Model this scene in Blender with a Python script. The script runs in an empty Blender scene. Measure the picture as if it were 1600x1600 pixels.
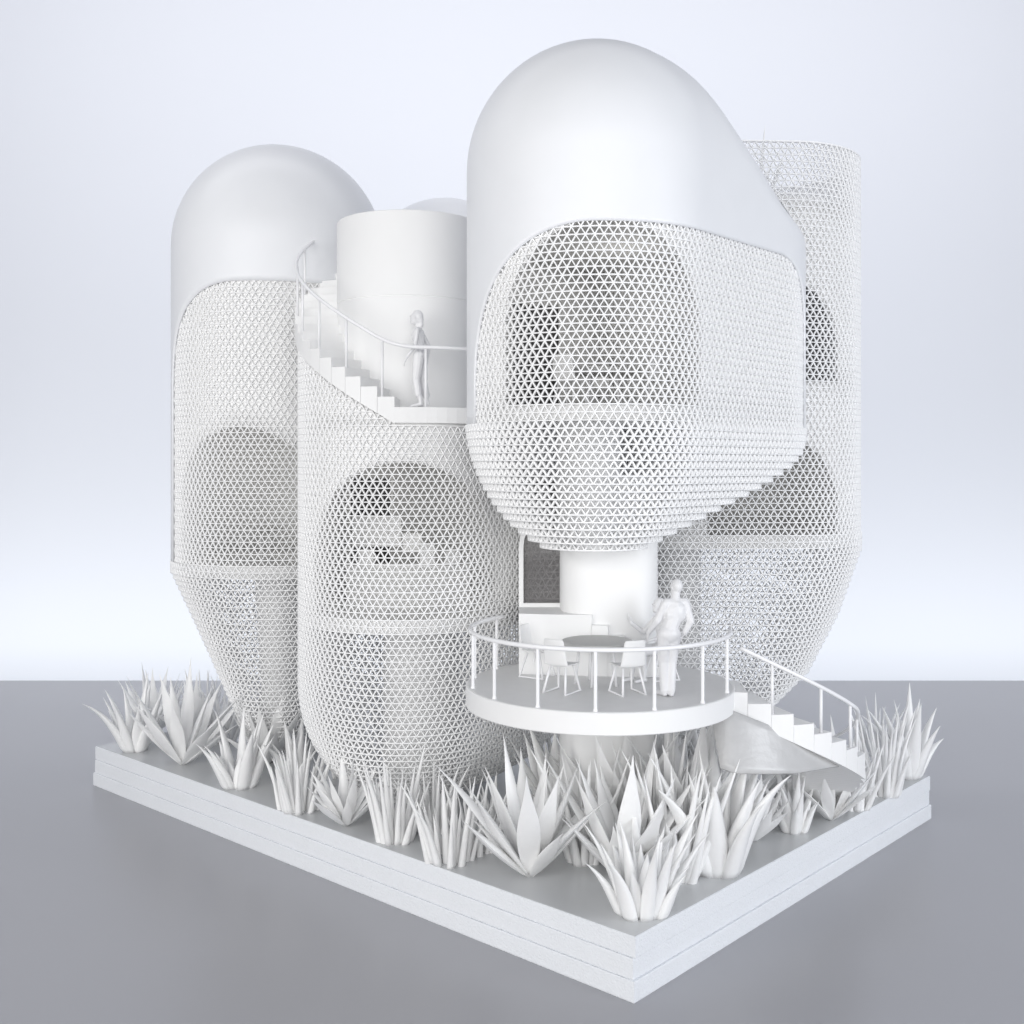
import bpy, bmesh, math, random
import numpy as np
from mathutils import Vector, Matrix
R = math.radians
rng = random.Random(7)
S = bpy.context.scene
C = S.collection

# ------------------------------------------------------------------ camera
cd = bpy.data.cameras.new('camera'); cam = bpy.data.objects.new('camera', cd); C.objects.link(cam)
cam.location = (0, 0, 10); cam.rotation_euler = (R(90), 0, 0)
cd.sensor_fit = 'HORIZONTAL'; cd.sensor_width = 36; cd.lens = 36 * 1700 / 1600
cd.shift_y = (730 - 800) / 1600
cd.clip_end = 500; S.camera = cam
# ------------------------------------------------------------------ light
w = bpy.data.worlds.new('World'); S.world = w; w.use_nodes = True
bg = w.node_tree.nodes['Background']; bg.inputs[0].default_value = (0.80, 0.86, 1.0, 1); bg.inputs[1].default_value = 0.20
def area(name, loc, target, sx, sy, power, col):
    l = bpy.data.lights.new(name, 'AREA'); l.shape = 'RECTANGLE'; l.size = sx; l.size_y = sy; l.energy = power; l.color = col
    o = bpy.data.objects.new(name, l); C.objects.link(o); o.location = loc
    o.rotation_euler = (Vector(target) - Vector(loc)).to_track_quat('-Z', 'Y').to_euler(); return o
area('softbox_front', (-2, -38, 19), (0, 28, 8), 62, 34, 18800, (1.0, 0.99, 0.98))
area('softbox_right', (32, 4, 11), (2, 28, 8), 18, 18, 6600, (0.92, 0.95, 1.0))
area('softbox_left', (-27, -2, 13), (-7, 32, 12), 22, 22, 7000, (1.0, 0.99, 0.97))
area('backdrop_lamp', (0, 53.6, -4.5), (0, 64, 9), 130, 3, 6800, (0.95, 0.975, 1.0))
area('backdrop_wash', (0, 34, 44), (0, 64, 20), 90, 6, 11200, (0.96, 0.96, 1.0))
def interior_fill(loc, power):  # unseen fill light, added to brighten the tower interiors
    l = bpy.data.lights.new('interior_fill', 'POINT'); l.energy = power; l.shadow_soft_size = .5; l.color = (1, .98, .95)
    o = bpy.data.objects.new('interior_fill', l); C.objects.link(o); o.location = loc
interior_fill((2.8, 26.2, 14.2), 30); interior_fill((-1.9, 29.6, 9.7), 30); interior_fill((-7.0, 33.0, 10.7), 26); interior_fill((6.3, 31.0, 11.0), 14)
S.view_settings.view_transform = 'Standard'; S.view_settings.look = 'None'; S.view_settings.exposure = 0.0; S.view_settings.gamma = 1
S.cycles.max_bounces = 10; S.cycles.diffuse_bounces = 6

# ------------------------------------------------------------------ materials
def mat(name, col, rough=0.5, noise=0.0, nscale=8, bump=0.0, bscale=60, spec=0.5, bdist=0.02, coat=0.0):
    m = bpy.data.materials.new(name); m.use_nodes = True; nt = m.node_tree; b = nt.nodes['Principled BSDF']
    b.inputs['Base Color'].default_value = (*col, 1); b.inputs['Roughness'].default_value = rough
    b.inputs['Specular IOR Level'].default_value = spec
    if coat: b.inputs['Coat Weight'].default_value = coat
    tc = nt.nodes.new('ShaderNodeTexCoord')
    if noise:
        n = nt.nodes.new('ShaderNodeTexNoise'); n.inputs['Scale'].default_value = nscale; n.inputs['Detail'].default_value = 5
        nt.links.new(tc.outputs['Object'], n.inputs['Vector'])
        mx = nt.nodes.new('ShaderNodeMix'); mx.data_type = 'RGBA'
        mx.inputs[6].default_value = (*[c * (1 - noise) for c in col], 1); mx.inputs[7].default_value = (*[min(1, c * (1 + noise * .4)) for c in col], 1)
        nt.links.new(n.outputs[0], mx.inputs[0]); nt.links.new(mx.outputs[2], b.inputs['Base Color'])
    if bump:
        n2 = nt.nodes.new('ShaderNodeTexNoise'); n2.inputs['Scale'].default_value = bscale; n2.inputs['Detail'].default_value = 4
        nt.links.new(tc.outputs['Object'], n2.inputs['Vector'])
        bp = nt.nodes.new('ShaderNodeBump'); bp.inputs['Strength'].default_value = bump; bp.inputs['Distance'].default_value = bdist
        nt.links.new(n2.outputs[0], bp.inputs['Height']); nt.links.new(bp.outputs[0], b.inputs['Normal'])
    return m
M_shell = mat('satin white shell', (.83, .84, .86), .42, .03, 1.2, .02, 30)
M_lat = mat('printed white lattice', (.93, .93, .93), .55)
M_wall = mat('matt white wall', (.865, .865, .86), .6, .02, 2, .05, 90)
M_foam = mat('white foam', (.86, .88, .91), .6, .05, 14, .55, 26, .5, .05)
M_top = mat('white board in shade grey', (.60, .61, .62), .26, .05, .5, .02, 20)  # white board; the grey paints in the shade on its flat top
M_floor = mat('blue grey table', (.37, .37, .392), .30, .05, .06, .02, 6, .8)
M_back = mat('backdrop paper', (.82, .84, .885), .9, .02, .05)
M_plant = mat('printed white leaf', (.91, .91, .905), .42, .04, 5, .08, 50)
M_deck = mat('deck plastic', (.76, .76, .76), .5, .05, 3, .04, 60)
M_fig = mat('resin figure', (.76, .76, .77), .38, .03, 20, .1, 60)
M_rail = mat('white rail', (.88, .88, .89), .4)
M_tab = mat('grainy table top', (.55, .55, .54), .6, .12, 60, .3, 120)
M_dark = mat('painted recess shade', (.05, .05, .052), .5)  # near-black colour standing in for the darkness of unlit openings
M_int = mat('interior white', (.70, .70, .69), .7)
M_sail = mat('glossy resin', (.56, .56, .56), .25, .10, 3.5, .25, 5, .5, .05)
M_glass = bpy.data.materials.new('grey glass'); M_glass.use_nodes = True
_b = M_glass.node_tree.nodes['Principled BSDF']; _b.inputs['Base Color'].default_value = (.25, .24, .24, 1); _b.inputs['Roughness'].default_value = .06
_b.inputs['Alpha'].default_value = .38

# ------------------------------------------------------------------ helpers
def setp(o, label=None, cat=None, group=None, kind=None):
    if label: o['label'] = label
    if cat: o['category'] = cat
    if group: o['group'] = group
    if kind: o['kind'] = kind
    return o
def thing(name, label, cat, loc=(0, 0, 0), rz=0, group=None):
    o = bpy.data.objects.new(name, None); C.objects.link(o); o.location = loc; o.rotation_euler = (0, 0, rz)
    o.empty_display_size = .2
    return setp(o, label, cat, group)
def obj(name, v, f, m, parent=None, smooth=False, loc=None, angle=None):
    me = bpy.data.meshes.new(name); me.from_pydata([tuple(p) for p in v], [], [tuple(q) for q in f]); me.update()
    if m: me.materials.append(m)
    if smooth: me.polygons.foreach_set('use_smooth', [True] * len(me.polygons))
    o = bpy.data.objects.new(name, me); C.objects.link(o)
    if parent: o.parent = parent
    if loc: o.location = loc
    if smooth and angle:
        me.set_sharp_from_angle(angle=R(angle))
    return o
class MB:
    def __init__(s): s.v = []; s.f = []
    def add(s, v, f):
        b = len(s.v); s.v += [tuple(p) for p in v]; s.f += [tuple(i + b for i in q) for q in f]; return s
    def box(s, c, d, rz=0, taper=1):
        x, y, z = [k / 2 for k in d]; cs, sn = math.cos(rz), math.sin(rz); V = []
        for sz in (-1, 1):
            t = taper if sz > 0 else 1
            for sx, sy in ((-1, -1), (1, -1), (1, 1), (-1, 1)):
                px, py = sx * x * t, sy * y * t; V.append((c[0] + px * cs - py * sn, c[1] + px * sn + py * cs, c[2] + sz * z))
        return s.add(V, [(3, 2, 1, 0), (4, 5, 6, 7), (0, 1, 5, 4), (1, 2, 6, 5), (2, 3, 7, 6), (3, 0, 4, 7)])
    def tube(s, pts, r, n=8, cap=True):
        pts = [Vector(p) for p in pts]; rs = r if isinstance(r, (list, tuple)) else [r] * len(pts)
        V = []; F = []; up = None
        for i, p in enumerate(pts):
            t = (pts[min(i + 1, len(pts) - 1)] - pts[max(i - 1, 0)]).normalized()
            if up is None:
                up = Vector((0, 0, 1)) if abs(t.z) < .9 else Vector((1, 0, 0))
            a = (up - t * up.dot(t)).normalized(); b = t.cross(a); up = a
            for k in range(n):
                th = 2 * math.pi * k / n; V.append(p + (a * math.cos(th) + b * math.sin(th)) * rs[i])
        for i in range(len(pts) - 1):
            for k in range(n):
                k2 = (k + 1) % n; F.append((i * n + k, i * n + k2, (i + 1) * n + k2, (i + 1) * n + k))
        if cap: F.append(tuple(range(n - 1, -1, -1))); F.append(tuple((len(pts) - 1) * n + k for k in range(n)))
        return s.add(V, F)
    def lathe(s, prof, c=(0, 0, 0), n=48):
        V = []; F = []
        for r, z in prof:
            for k in range(n):
                th = 2 * math.pi * k / n; V.append((c[0] + r * math.cos(th), c[1] + r * math.sin(th), c[2] + z))
        for i in range(len(prof) - 1):
            for k in range(n):
                k2 = (k + 1) % n; F.append((i * n + k, i * n + k2, (i + 1) * n + k2, (i + 1) * n + k))
        F.append(tuple(range(n - 1, -1, -1))); F.append(tuple((len(prof) - 1) * n + k for k in range(n)))
        return s.add(V, F)
    def ell(s, c, rad, n=12, m=8):
        V = []; F = []
        for i in range(m + 1):
            ph = math.pi * i / m
            for k in range(n):
                th = 2 * math.pi * k / n; rr = max(math.sin(ph), .02)
                V.append((c[0] + rad[0] * rr * math.cos(th), c[1] + rad[1] * rr * math.sin(th), c[2] - rad[2] * math.cos(ph)))
        for i in range(m):
            for k in range(n):
                k2 = (k + 1) % n; F.append((i * n + k, i * n + k2, (i + 1) * n + k2, (i + 1) * n + k))
        F.append(tuple(range(n - 1, -1, -1))); F.append(tuple(m * n + k for k in range(n)))
        return s.add(V, F)
    def build(s, name, m, parent=None, smooth=False, angle=None): return obj(name, s.v, s.f, m, parent, smooth, None, angle)
def bevel(o, wd, seg=2):
    b = o.modifiers.new('bevel', 'BEVEL'); b.width = wd; b.segments = seg; b.limit_method = 'ANGLE'; return o

# base frame of the board: u runs along the long front-left edge, v along the right edge
N0 = Vector((2.276, 20.26)); U = Vector((-.742, .670)).normalized(); V_ = Vector((U.y, -U.x))
def bp(u, v): p = N0 + U * u + V_ * v; return p.x, p.y
LU, LV, T = 20.8, 14.4, 1.22
H = 10.0; F_ = 1700.0; Y0 = 730.0
def ground(px, py, z=T):
    Y = F_ * (H - z) / (py - Y0); return ((px - 800) / F_ * Y, Y, z)

# ------------------------------------------------------------------ setting
floor = obj('floor', [(-90, -40, 0), (90, -40, 0), (90, 51, 0), (-90, 51, 0), (-90, -40, -.8), (90, -40, -.8), (90, 51, -.8), (-90, 51, -.8)],
            [(0, 1, 2, 3), (7, 6, 5, 4), (3, 2, 6, 7), (0, 4, 5, 1), (1, 5, 6, 2), (0, 3, 7, 4)], M_floor); floor['kind'] = 'structure'
bd = obj('backdrop', [(-130, 64, -40), (130, 64, -40), (130, 64, 95), (-130, 64, 95)], [(3, 2, 1, 0)], M_back); bd['kind'] = 'structure'

# board: three foam layers and a glossy white top sheet, its shade painted in as grey
board = thing('model_base', 'white rectangular base board of three stacked foam layers with a smooth white top painted shade grey', 'base board', (N0.x, N0.y, 0))
offs = [(.0, .0, .0, .0), (.05, .03, .05, .02), (.015, .06, .02, .05)]
zz = 0
for k in range(3):
    a, b, c, d = offs[k]; h = T / 3 - .004
    n = 60; V = []; r2 = random.Random(k)
    loop = []
    def seg(p, q, m):
        for i in range(m):
            t = i / m; j = 0 if i == 0 else r2.uniform(-.006, .006)
            x = p[0] + (q[0] - p[0]) * t; y = p[1] + (q[1] - p[1]) * t
            nx, ny = (q[1] - p[1]), -(q[0] - p[0]); L = math.hypot(nx, ny); loop.append((x + nx / L * j, y + ny / L * j))
    P = [(a, b), (LU - c, b), (LU - c, LV - d), (a, LV - d)]
    for i in range(4): seg(P[i], P[(i + 1) % 4], 40)
    W = []
    for z in (zz, zz + .02, zz + h - .02, zz + h):
        ins = .012 if z in (zz, zz + h) else 0
        for (u, v) in loop:
            uu = min(max(u, a + ins), LU - c - ins); vv = min(max(v, b + ins), LV - d - ins)
            p = U * uu + V_ * vv; W.append((p.x, p.y, z))
    m = len(loop); FF = []
    for lv in range(3):
        for i in range(m): FF.append((lv * m + i, lv * m + (i + 1) % m, (lv + 1) * m + (i + 1) % m, (lv + 1) * m + i))
    FF.append(tuple(range(m))[::-1]); FF.append(tuple(3 * m + i for i in range(m)))
    FF = [tuple(reversed(q)) for q in FF]
    obj('foam_layer', W, FF, M_foam, board); zz += T / 3
def quad(u0, v0, u1, v1, z):
    return [(*(U * a + V_ * b), z) for a, b in ((u0, v0), (u0, v1), (u1, v1), (u1, v0))]
q = quad(.05, .09, LU - .05, LV - .09, T - .0035); q2 = quad(.05, .09, LU - .05, LV - .09, T + .004)
obj('top_sheet', q + q2, [(3, 2, 1, 0), (4, 5, 6, 7), (0, 1, 5, 4), (1, 2, 6, 5), (2, 3, 7, 6), (3, 0, 4, 7)], M_top, board)
GZ = T + .004

# ------------------------------------------------------------------ capsule shapes
def lerp_tab(tab):
    zs = [t[0] for t in tab]; vs = [t[1] for t in tab]
    return lambda z: float(np.interp(z, zs, vs))
def smooth_tab(tab):
    zs = [t[0] for t in tab]; vs = [t[1] for t in tab]; n = len(zs)
    dl = [(vs[i + 1] - vs[i]) / (zs[i + 1] - zs[i]) for i in range(n - 1)]
    m = [dl[0]] + [0 if dl[i - 1] * dl[i] <= 0 else 2 * dl[i - 1] * dl[i] / (dl[i - 1] + dl[i]) for i in range(1, n - 1)] + [dl[-1]]
    def f(z):
        if z <= zs[0]: return vs[0]
        if z >= zs[-1]: return vs[-1]
        i = max(k for k in range(n - 1) if zs[k] <= z); h = zs[i + 1] - zs[i]; t = (z - zs[i]) / h
        return (2*t**3 - 3*t*t + 1) * vs[i] + (t**3 - 2*t*t + t) * h * m[i] + (-2*t**3 + 3*t*t) * vs[i+1] + (t**3 - t*t) * h * m[i+1]
    return f
class Shape:
    """hull of two circles; r(z), d(z) given by callables"""
    def __init__(s, A, e1, rf, df, r0, d0, e2=None):
        s.A = Vector(A); s.e1 = Vector(e1).normalized(); s.e2 = Vector((s.e1.y, -s.e1.x)); s.r = rf; s.d = df; s.r0 = r0; s.d0 = d0
    def split(s, sv, r, d):
        """arc length -> (flat fraction, normal angle a from e2 toward e1)"""
        L = 2 * math.pi * r + 2 * d; sv = (sv + math.pi * r + d) % L - (math.pi * r + d) if True else sv
        if 0 <= sv <= d: return (sv / d if d > 1e-6 else 0), 0.
        if sv > d:
            a = (sv - d) / r
            if a <= math.pi: return 1., a
            return max(0, 1 - (a - math.pi) * r / max(d, 1e-6)), math.pi
        a = sv / r
        if a >= -math.pi: return 0., a
        return min(1, (-a - math.pi) * r / max(d, 1e-6)), math.pi
    def pos(s, fl, a, z, off=0, r=None, d=None):
        r = (s.r(z) if r is None else r) + off; d = s.d(z) if d is None else d
        n = s.e2 * math.cos(a) + s.e1 * math.sin(a)
        p = s.A + s.e1 * (d * fl) + n * r; return (p.x, p.y, z)
    def arr(s, sv, r, d):
        """vectorised positions and normals on the section of radius r, stretch d"""
        L = 2 * math.pi * r + 2 * d; sv = np.mod(sv, L)
        b1 = d; b2 = d + math.pi * r; b3 = 2 * d + math.pi * r
        fl = np.where(sv < b1, sv / max(d, 1e-6), np.where(sv < b2, 1., np.where(sv < b3, 1 - (sv - b2) / max(d, 1e-6), 0.)))
        an = np.where(sv < b1, 0., np.where(sv < b2, (sv - b1) / r, np.where(sv < b3, math.pi, math.pi + (sv - b3) / r)))
        nx = s.e2.x * np.cos(an) + s.e1.x * np.sin(an); ny = s.e2.y * np.cos(an) + s.e1.y * np.sin(an)
        x = s.A.x + s.e1.x * d * fl + nx * r; y = s.A.y + s.e1.y * d * fl + ny * r
        return x, y, nx, ny

def np_mesh(name, V, Fq, m, parent):
    me = bpy.data.meshes.new(name); nv = len(V); nf = len(Fq)
    me.vertices.add(nv); me.vertices.foreach_set('co', V.astype(np.float32).ravel())
    me.loops.add(nf * 4); me.loops.foreach_set('vertex_index', Fq.astype(np.int32).ravel())
    me.polygons.add(nf); me.polygons.foreach_set('loop_start', np.arange(0, nf * 4, 4, dtype=np.int32)); me.polygons.foreach_set('loop_total', np.full(nf, 4, dtype=np.int32))
    me.update(calc_edges=True); me.materials.append(m)
    o = bpy.data.objects.new(name, me); C.objects.link(o); o.parent = parent; return o

def bars(P, Nn, Q, Nq, th, dep):
    """boxes from P to Q lying in the wall, th wide, dep deep inward.  all (n,3)"""
    d = Q - P; d /= np.linalg.norm(d, axis=1)[:, None] + 1e-9
    def side(n): c = np.cross(d, n); return c / (np.linalg.norm(c, axis=1)[:, None] + 1e-9)
    sp = side(Nn) * th / 2; sq = side(Nq) * th / 2
    V = np.stack([P + sp, P - sp, P - sp - Nn * dep, P + sp - Nn * dep, Q + sq, Q - sq, Q - sq - Nq * dep, Q + sq - Nq * dep], axis=1)
    n = len(P); base = (np.arange(n) * 8)[:, None, None]
    f = np.array([[0, 1, 5, 4], [1, 2, 6, 5], [2, 3, 7, 6], [3, 0, 4, 7]])[None] + base
    return V.reshape(-1, 3), f.reshape(-1, 4)

PITCH = .168
def lattice(tower, shp, z0, z1, keep=None, off=-.02, th=.025, dep=.07, step_from=None, cell=None, ring_deep=1.15):
    n = max(1, round((z1 - z0) / PITCH)); h = (z1 - z0) / n; cw = (cell or PITCH / .866)
    for j in range(n):
        za = z0 + j * h; zb = za + h; zm = (za + zb) / 2
        r = shp.r(zm) + off; d = shp.d(zm)
        L = 2 * math.pi * r + 2 * d; nn = max(10, round(L / cw)); w_ = L / nn
        k = np.arange(nn); sa = (k + .5 * (j % 2)) * w_; sb = sa + .5 * w_; sc = sa + w_
        def P(sv, z):
            x, y, nx, ny = shp.arr(sv, r, d); zz_ = np.full_like(x, z)
            return np.stack([x, y, zz_], 1), np.stack([nx, ny, 0 * nx], 1)
        A, NA = P(sa, za + .012); B, NB = P(sb, zb); Cc, NC = P(sc, za + .012)
        Vs = []; Fs = []; cnt = 0
        sets = [(A, NA, Cc, NC, th * 1.0, dep * ring_deep, sa + .5 * w_), (A, NA, B, NB, th, dep, sa + .25 * w_), (B, NB, Cc, NC, th, dep, sa + .75 * w_)]
        for (p, np_, q_, nq, t_, dp, sm) in sets:
            if keep is not None:
                mid = (p + q_) / 2; Lf = L
                sg = np.mod(sm, Lf); sg = np.where(sg > Lf / 2 + d / 2, sg - Lf, sg)
                mk = keep(mid[:, 0], mid[:, 1], mid[:, 2], sg)
                if not mk.any(): continue
                p, np_, q_, nq = p[mk], np_[mk], q_[mk], nq[mk]
            v, f = bars(p, np_, q_, nq, t_, dp); Vs.append(v); Fs.append(f + cnt); cnt += len(v)
        if Vs: np_mesh('lattice_row', np.concatenate(Vs), np.concatenate(Fs), M_lat, tower)

def shell(name, shp, m, parent, zlo, zhi, s_list, rows, off=0, thick=.08, dome=None, closed=True, kind_smooth=True):
    """wall skin built column by column. zlo/zhi: functions of arc length s. dome: list of z levels above zhi."""
    V = []; F = []; ncol = len(s_list); lv = rows + 1 + (len(dome) if dome else 0)
    for sv in s_list:
        fl, a = shp.split(sv, shp.r0, shp.d0); a0, b0 = zlo(sv), zhi(sv)
        for i in range(rows + 1):
            z = a0 + (b0 - a0) * i / rows; V.append(shp.pos(fl, a, z, off))
        if dome:
            for z in dome: V.append(shp.pos(fl, a, z, off if shp.r(z) > .3 else 0))
    for i in range(ncol if closed else ncol - 1):
        i2 = (i + 1) % ncol
        for k in range(lv - 1):
            F.append((i * lv + k, i2 * lv + k, i2 * lv + k + 1, i * lv + k + 1))
    o = obj(name, V, F, m, parent, True)
    so = o.modifiers.new('thickness', 'SOLIDIFY'); so.thickness = thick; so.offset = -1; so.use_even_offset = False
    o.data.set_sharp_from_angle(angle=R(40))
    return o
def arch_fn(c, hw, z_floor, z_spring, z_else, rad=None):
    """opening profile: returns zlo(s): height of arch inside, floor outside"""
    rad = rad or hw
    def f(sv):
        t = abs(sv - c)
        if t >= hw - 1e-9: return z_else
        e = t - (hw - rad)
        return z_spring + (rad * math.sqrt(max(0, 1 - (e / rad) ** 2)) if e > 0 else rad)
    return f
def s_cols(shp, n, cuts=()):
    L = 2 * math.pi * shp.r0 + 2 * shp.d0; lo = -(math.pi * shp.r0) ; s = [lo + L * i / n for i in range(n)]
    for c, hw in cuts:
        s = [x for x in s if abs(abs(x - c) - hw) > .05]
        s += [c - hw - .0005, c - hw + .002, c + hw - .002, c + hw + .0005]
        s += [c - hw * math.cos(R(a)) for a in (4, 8, 13, 19, 26)] + [c + hw * math.cos(R(a)) for a in (4, 8, 13, 19, 26)]
    return sorted(set(round(x, 5) for x in s))
def slab(name, shp, z0, z1, m, parent, off=-.15, n=72):
    V = []; sl = s_cols(shp, n); k = len(sl)
    for z in (z0, z1):
        for sv in sl:
            fl, a = shp.split(sv, shp.r0, shp.d0); V.append(shp.pos(fl, a, z, off))
    F = [(i, (i + 1) % k, k + (i + 1) % k, k + i) for i in range(k)] + [tuple(range(k))[::-1], tuple(k + i for i in range(k))]
    return obj(name, V, F, m, parent, True, None, 40)

def dome_levels(zc, r, top=True, n=22): return [zc + r * math.sin(R(90) * i / n) for i in range(1, n)] + [zc + r * .99999]
def dome_r(zc, r, lower=None):
    def f(z):
        if z <= zc: return lower(z) if lower else r
        return math.sqrt(max(r * r - (z - zc) ** 2, 1e-5))
    return f
EV = V_; EE2 = Vector((EV.y, -EV.x))
def s_for_angle(shp, world_deg):
    """arc length on the A circle whose outward normal points at world_deg"""
    a = math.atan2(*(reversed((Vector((math.cos(R(world_deg)), math.sin(R(world_deg)))).dot(shp.e2), Vector((math.cos(R(world_deg)), math.sin(R(world_deg)))).dot(shp.e1)))))
    return a * shp.r0

# ------------------------------------------------------------------ tower 1 (left, domed)
z1c, r1 = 16.51, 3.15; ring1 = 7.25
low1 = lerp_tab([(1.3, .62), (1.85, .80), (3.1, 1.48), (4.56, 2.08), (5.9, 2.66), (7.0, 3.15), (99, 3.15)])
T1 = Shape((-7.05, 33.0), V_, dome_r(z1c, r1, low1), lambda z: 0., r1, 0.)
t1 = thing('capsule_tower', 'domed white tower at the far left, its lattice body tapering to a narrow foot', 'tower', (0, 0, 0), 0, 'towers of the model house')
face1 = s_for_angle(T1, -78)
o1c, o1h = face1, 4.15
zop1 = arch_fn(o1c, o1h, ring1, 12.24, ring1 - .02, 2.9)
shell('dome_shell', T1, M_shell, t1, zop1, lambda s: z1c, s_cols(T1, 120, [(o1c, o1h)]), 8, 0, .06, dome_levels(z1c, r1))
lattice(t1, T1, ring1, 15.3, lambda x, y, z, s: (abs(s - o1c) < o1h + .05) & (z < np.array([zop1(q) for q in s]) + .12), off=-.06)
lattice(t1, T1, 1.35, ring1 - .001, off=.02)
a1c = s_for_angle(T1, -99); a1h = 2.3
shell('inner_wall', T1, M_wall, t1, arch_fn(a1c, a1h, ring1, 8.85, ring1 + .02, 2.25), lambda s: 15.6, s_cols(T1, 90, [(a1c, a1h)]), 6, -.135, .07)
slab('floor_slab', T1, ring1 - .33, ring1 + .01, M_wall, t1, -.17)
slab('ceiling_slab', T1, 11.75, 11.9, M_int, t1, -.45)
MB().lathe([(.62, 0), (.55, 2), (.75, 5.6)], (-7.05, 33, 1.25), 32).build('core_column', M_wall, t1, True, 40)

# ------------------------------------------------------------------ tower 2 (front left, with stair on its roof)
A2 = (-2.75, 29.2); r2_ = 2.95; ring2 = 6.28; ztop2 = 11.08
low2 = lambda z: r2_ if z >= 4.4 else r2_ * math.sqrt(max(1 - ((4.4 - z) / 3.25) ** 2, .01))
d2 = lerp_tab([(1.45, .5), (2.2, 1.9), (3.3, 3.0), (4.2, 3.3), (99, 3.3)])
T2 = Shape(A2, V_, low2, d2, r2_, 3.3)
t2 = thing('stair_tower', 'white lattice tower left of the terrace with a smooth drum and stair on its roof', 'tower', (0, 0, 0), 0, 'towers of the model house')
STEPN = 17; DTH = -8.1; TH0 = -91.5; ZP = 11.45; RISE = .25
def stair_under(x, y):
    th = math.degrees(math.atan2(y - A2[1], x - A2[0])); th = th if th <= 90 else th - 360    # -270..90
    if th > TH0: return ztop2
    k = (TH0 - th) / -DTH
    return min(ZP - .40 + RISE * min(k, STEPN), 99) if k < STEPN + .5 else ztop2
def keep2(x, y, z, s):
    lim = np.array([stair_under(a, b) for a, b in zip(x, y)])
    return z < lim - .03
lattice(t2, T2, 1.45, ring2, off=.0)
lattice(t2, T2, ring2, 15.2, keep2, off=.0)
a2c = s_for_angle(T2, -88); a2h = 2.65
shell('inner_wall', T2, M_wall, t2, arch_fn(a2c, a2h, ring2, 7.52, ring2 + .02, 2.58), lambda s: ztop2 - .01, s_cols(T2, 100, [(a2c, a2h)]), 5, -.078, .07)
slab('floor_slab', T2, ring2 - .33, ring2 + .01, M_wall, t2, -.10)
slab('roof_slab', T2, ztop2 - .02, ztop2 + .08, M_wall, t2, -.11)
def up2(sv):
    fl, a = T2.split(sv, r2_, 3.3); p = T2.pos(fl, a, 8.); return max(stair_under(p[0], p[1]) - .03, ztop2 + .09)
sl2 = [T2.r0 * R(a) for a in range(-180, 1, 4)]
shell('upper_wall', T2, M_wall, t2, lambda s: ztop2 + .08, up2, [x for x in sl2], 3, -.078, .06, closed=False)
MB().lathe([(1.15, 0), (1.05, .25), (1.0, 4.7)], (A2[0] + .3, A2[1] + .2, 1.22), 40).build('core_column', M_wall, t2, True, 40)
# drum on the roof
dr = MB().lathe([(1.92, 0), (1.92, 3.12), (1.905, 3.13), (1.905, 3.15), (1.92, 3.16), (1.92, 5.28), (1.90, 5.30), (1.84, 5.30), (1.84, 4.9)], (A2[0], A2[1], ztop2 + .09), 96)
dr.build('roof_drum', M_wall, t2, True, 30)

# ------------------------------------------------------------------ tower 3 (front, big dome, overhanging the terrace)
A3 = (1.9, 25.3); r3 = 2.95; z3c = 16.8; ring3 = 11.30
low3 = lambda z: r3 if z >= ring3 - .34 else 2.99 * math.sqrt(max(1 - ((ring3 - z) / 3.38) ** 2, .02))
d3 = smooth_tab([(8.3, 0), (8.6, .35), (10.5, 4.0), (15.55, 4.0), (15.75, 3.93), (15.95, 3.65), (16.15, 3.2), (16.45, 2.62), (16.85, 2.02), (17.35, 1.3), (17.95, .75), (18.5, .52), (18.9, .42), (19.3, .26), (19.6, .1), (19.76, 0.)])
T3 = Shape(A3, V_, dome_r(z3c, r3, low3), d3, r3, 4.0)
t3 = thing('capsule_tower', 'largest white tower hanging over the terrace, smooth dome above a stepped lattice bowl', 'tower', (0, 0, 0), 0, 'towers of the model house')
o3l, o3r = -6.0, 5.1; o3c, o3h = (o3l + o3r) / 2, (o3r - o3l) / 2
def zop3(sv):
    if sv <= o3l + 1e-9 or sv >= o3r - 1e-9: return ring3 - .336
    zt = 15.08
    if sv < o3l + 3.3: return zt - 3.3 + 3.3 * math.sqrt(max(0, 1 - ((o3l + 3.3 - sv) / 3.3) ** 2))
    if sv > o3r - 1.6: return zt - 1.8 + 1.8 * math.sqrt(max(0, 1 - ((sv - o3r + 1.6) / 1.6) ** 2))
    return zt
lv3 = [z for z in (16.9, 17.0, 17.1, 17.2, 17.3, 17.4, 17.5, 17.6, 17.7, 17.8, 17.9, 18.0, 18.1, 18.3, 18.5, 18.65, 18.8, 18.95, 19.1, 19.2, 19.3, 19.4, 19.48, 19.55, 19.6, 19.64, 19.67, 19.69, 19.71, 19.73, 19.74, 19.7497)]
shell('dome_shell', T3, M_shell, t3, zop3, lambda s: z3c, s_cols(T3, 150, [(o3c, o3h)]), 22, 0, .07, lv3)
lattice(t3, T3, ring3 - .336, 15.3, lambda x, y, z, s: (np.abs(s - o3c) < o3h + .05) & (z < np.array([zop3(q) for q in s]) + .12), off=-.05)
lattice(t3, T3, 8.14, ring3 - .34, off=.02, th=.030, dep=.11, ring_deep=1.6)
a3c = s_for_angle(T3, -89); a3h = 2.45
shell('inner_wall', T3, M_wall, t3, arch_fn(a3c, a3h, ring3, 12.75, ring3 + .02, 2.4), lambda s: 15.3, s_cols(T3, 110, [(a3c, a3h)]), 5, -.125, .07)
slab('floor_slab', T3, ring3 - .30, ring3 + .01, M_wall, t3, -.16)
slab('ceiling_slab', T3, 15.3, 15.4, M_int, t3, -.2)
MB().lathe([(.75, 0), (.75, 2.7)], (A3[0] - .1, A3[1] + .3, 8.3), 32).build('core_column', M_wall, t3, True, 40)

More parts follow.
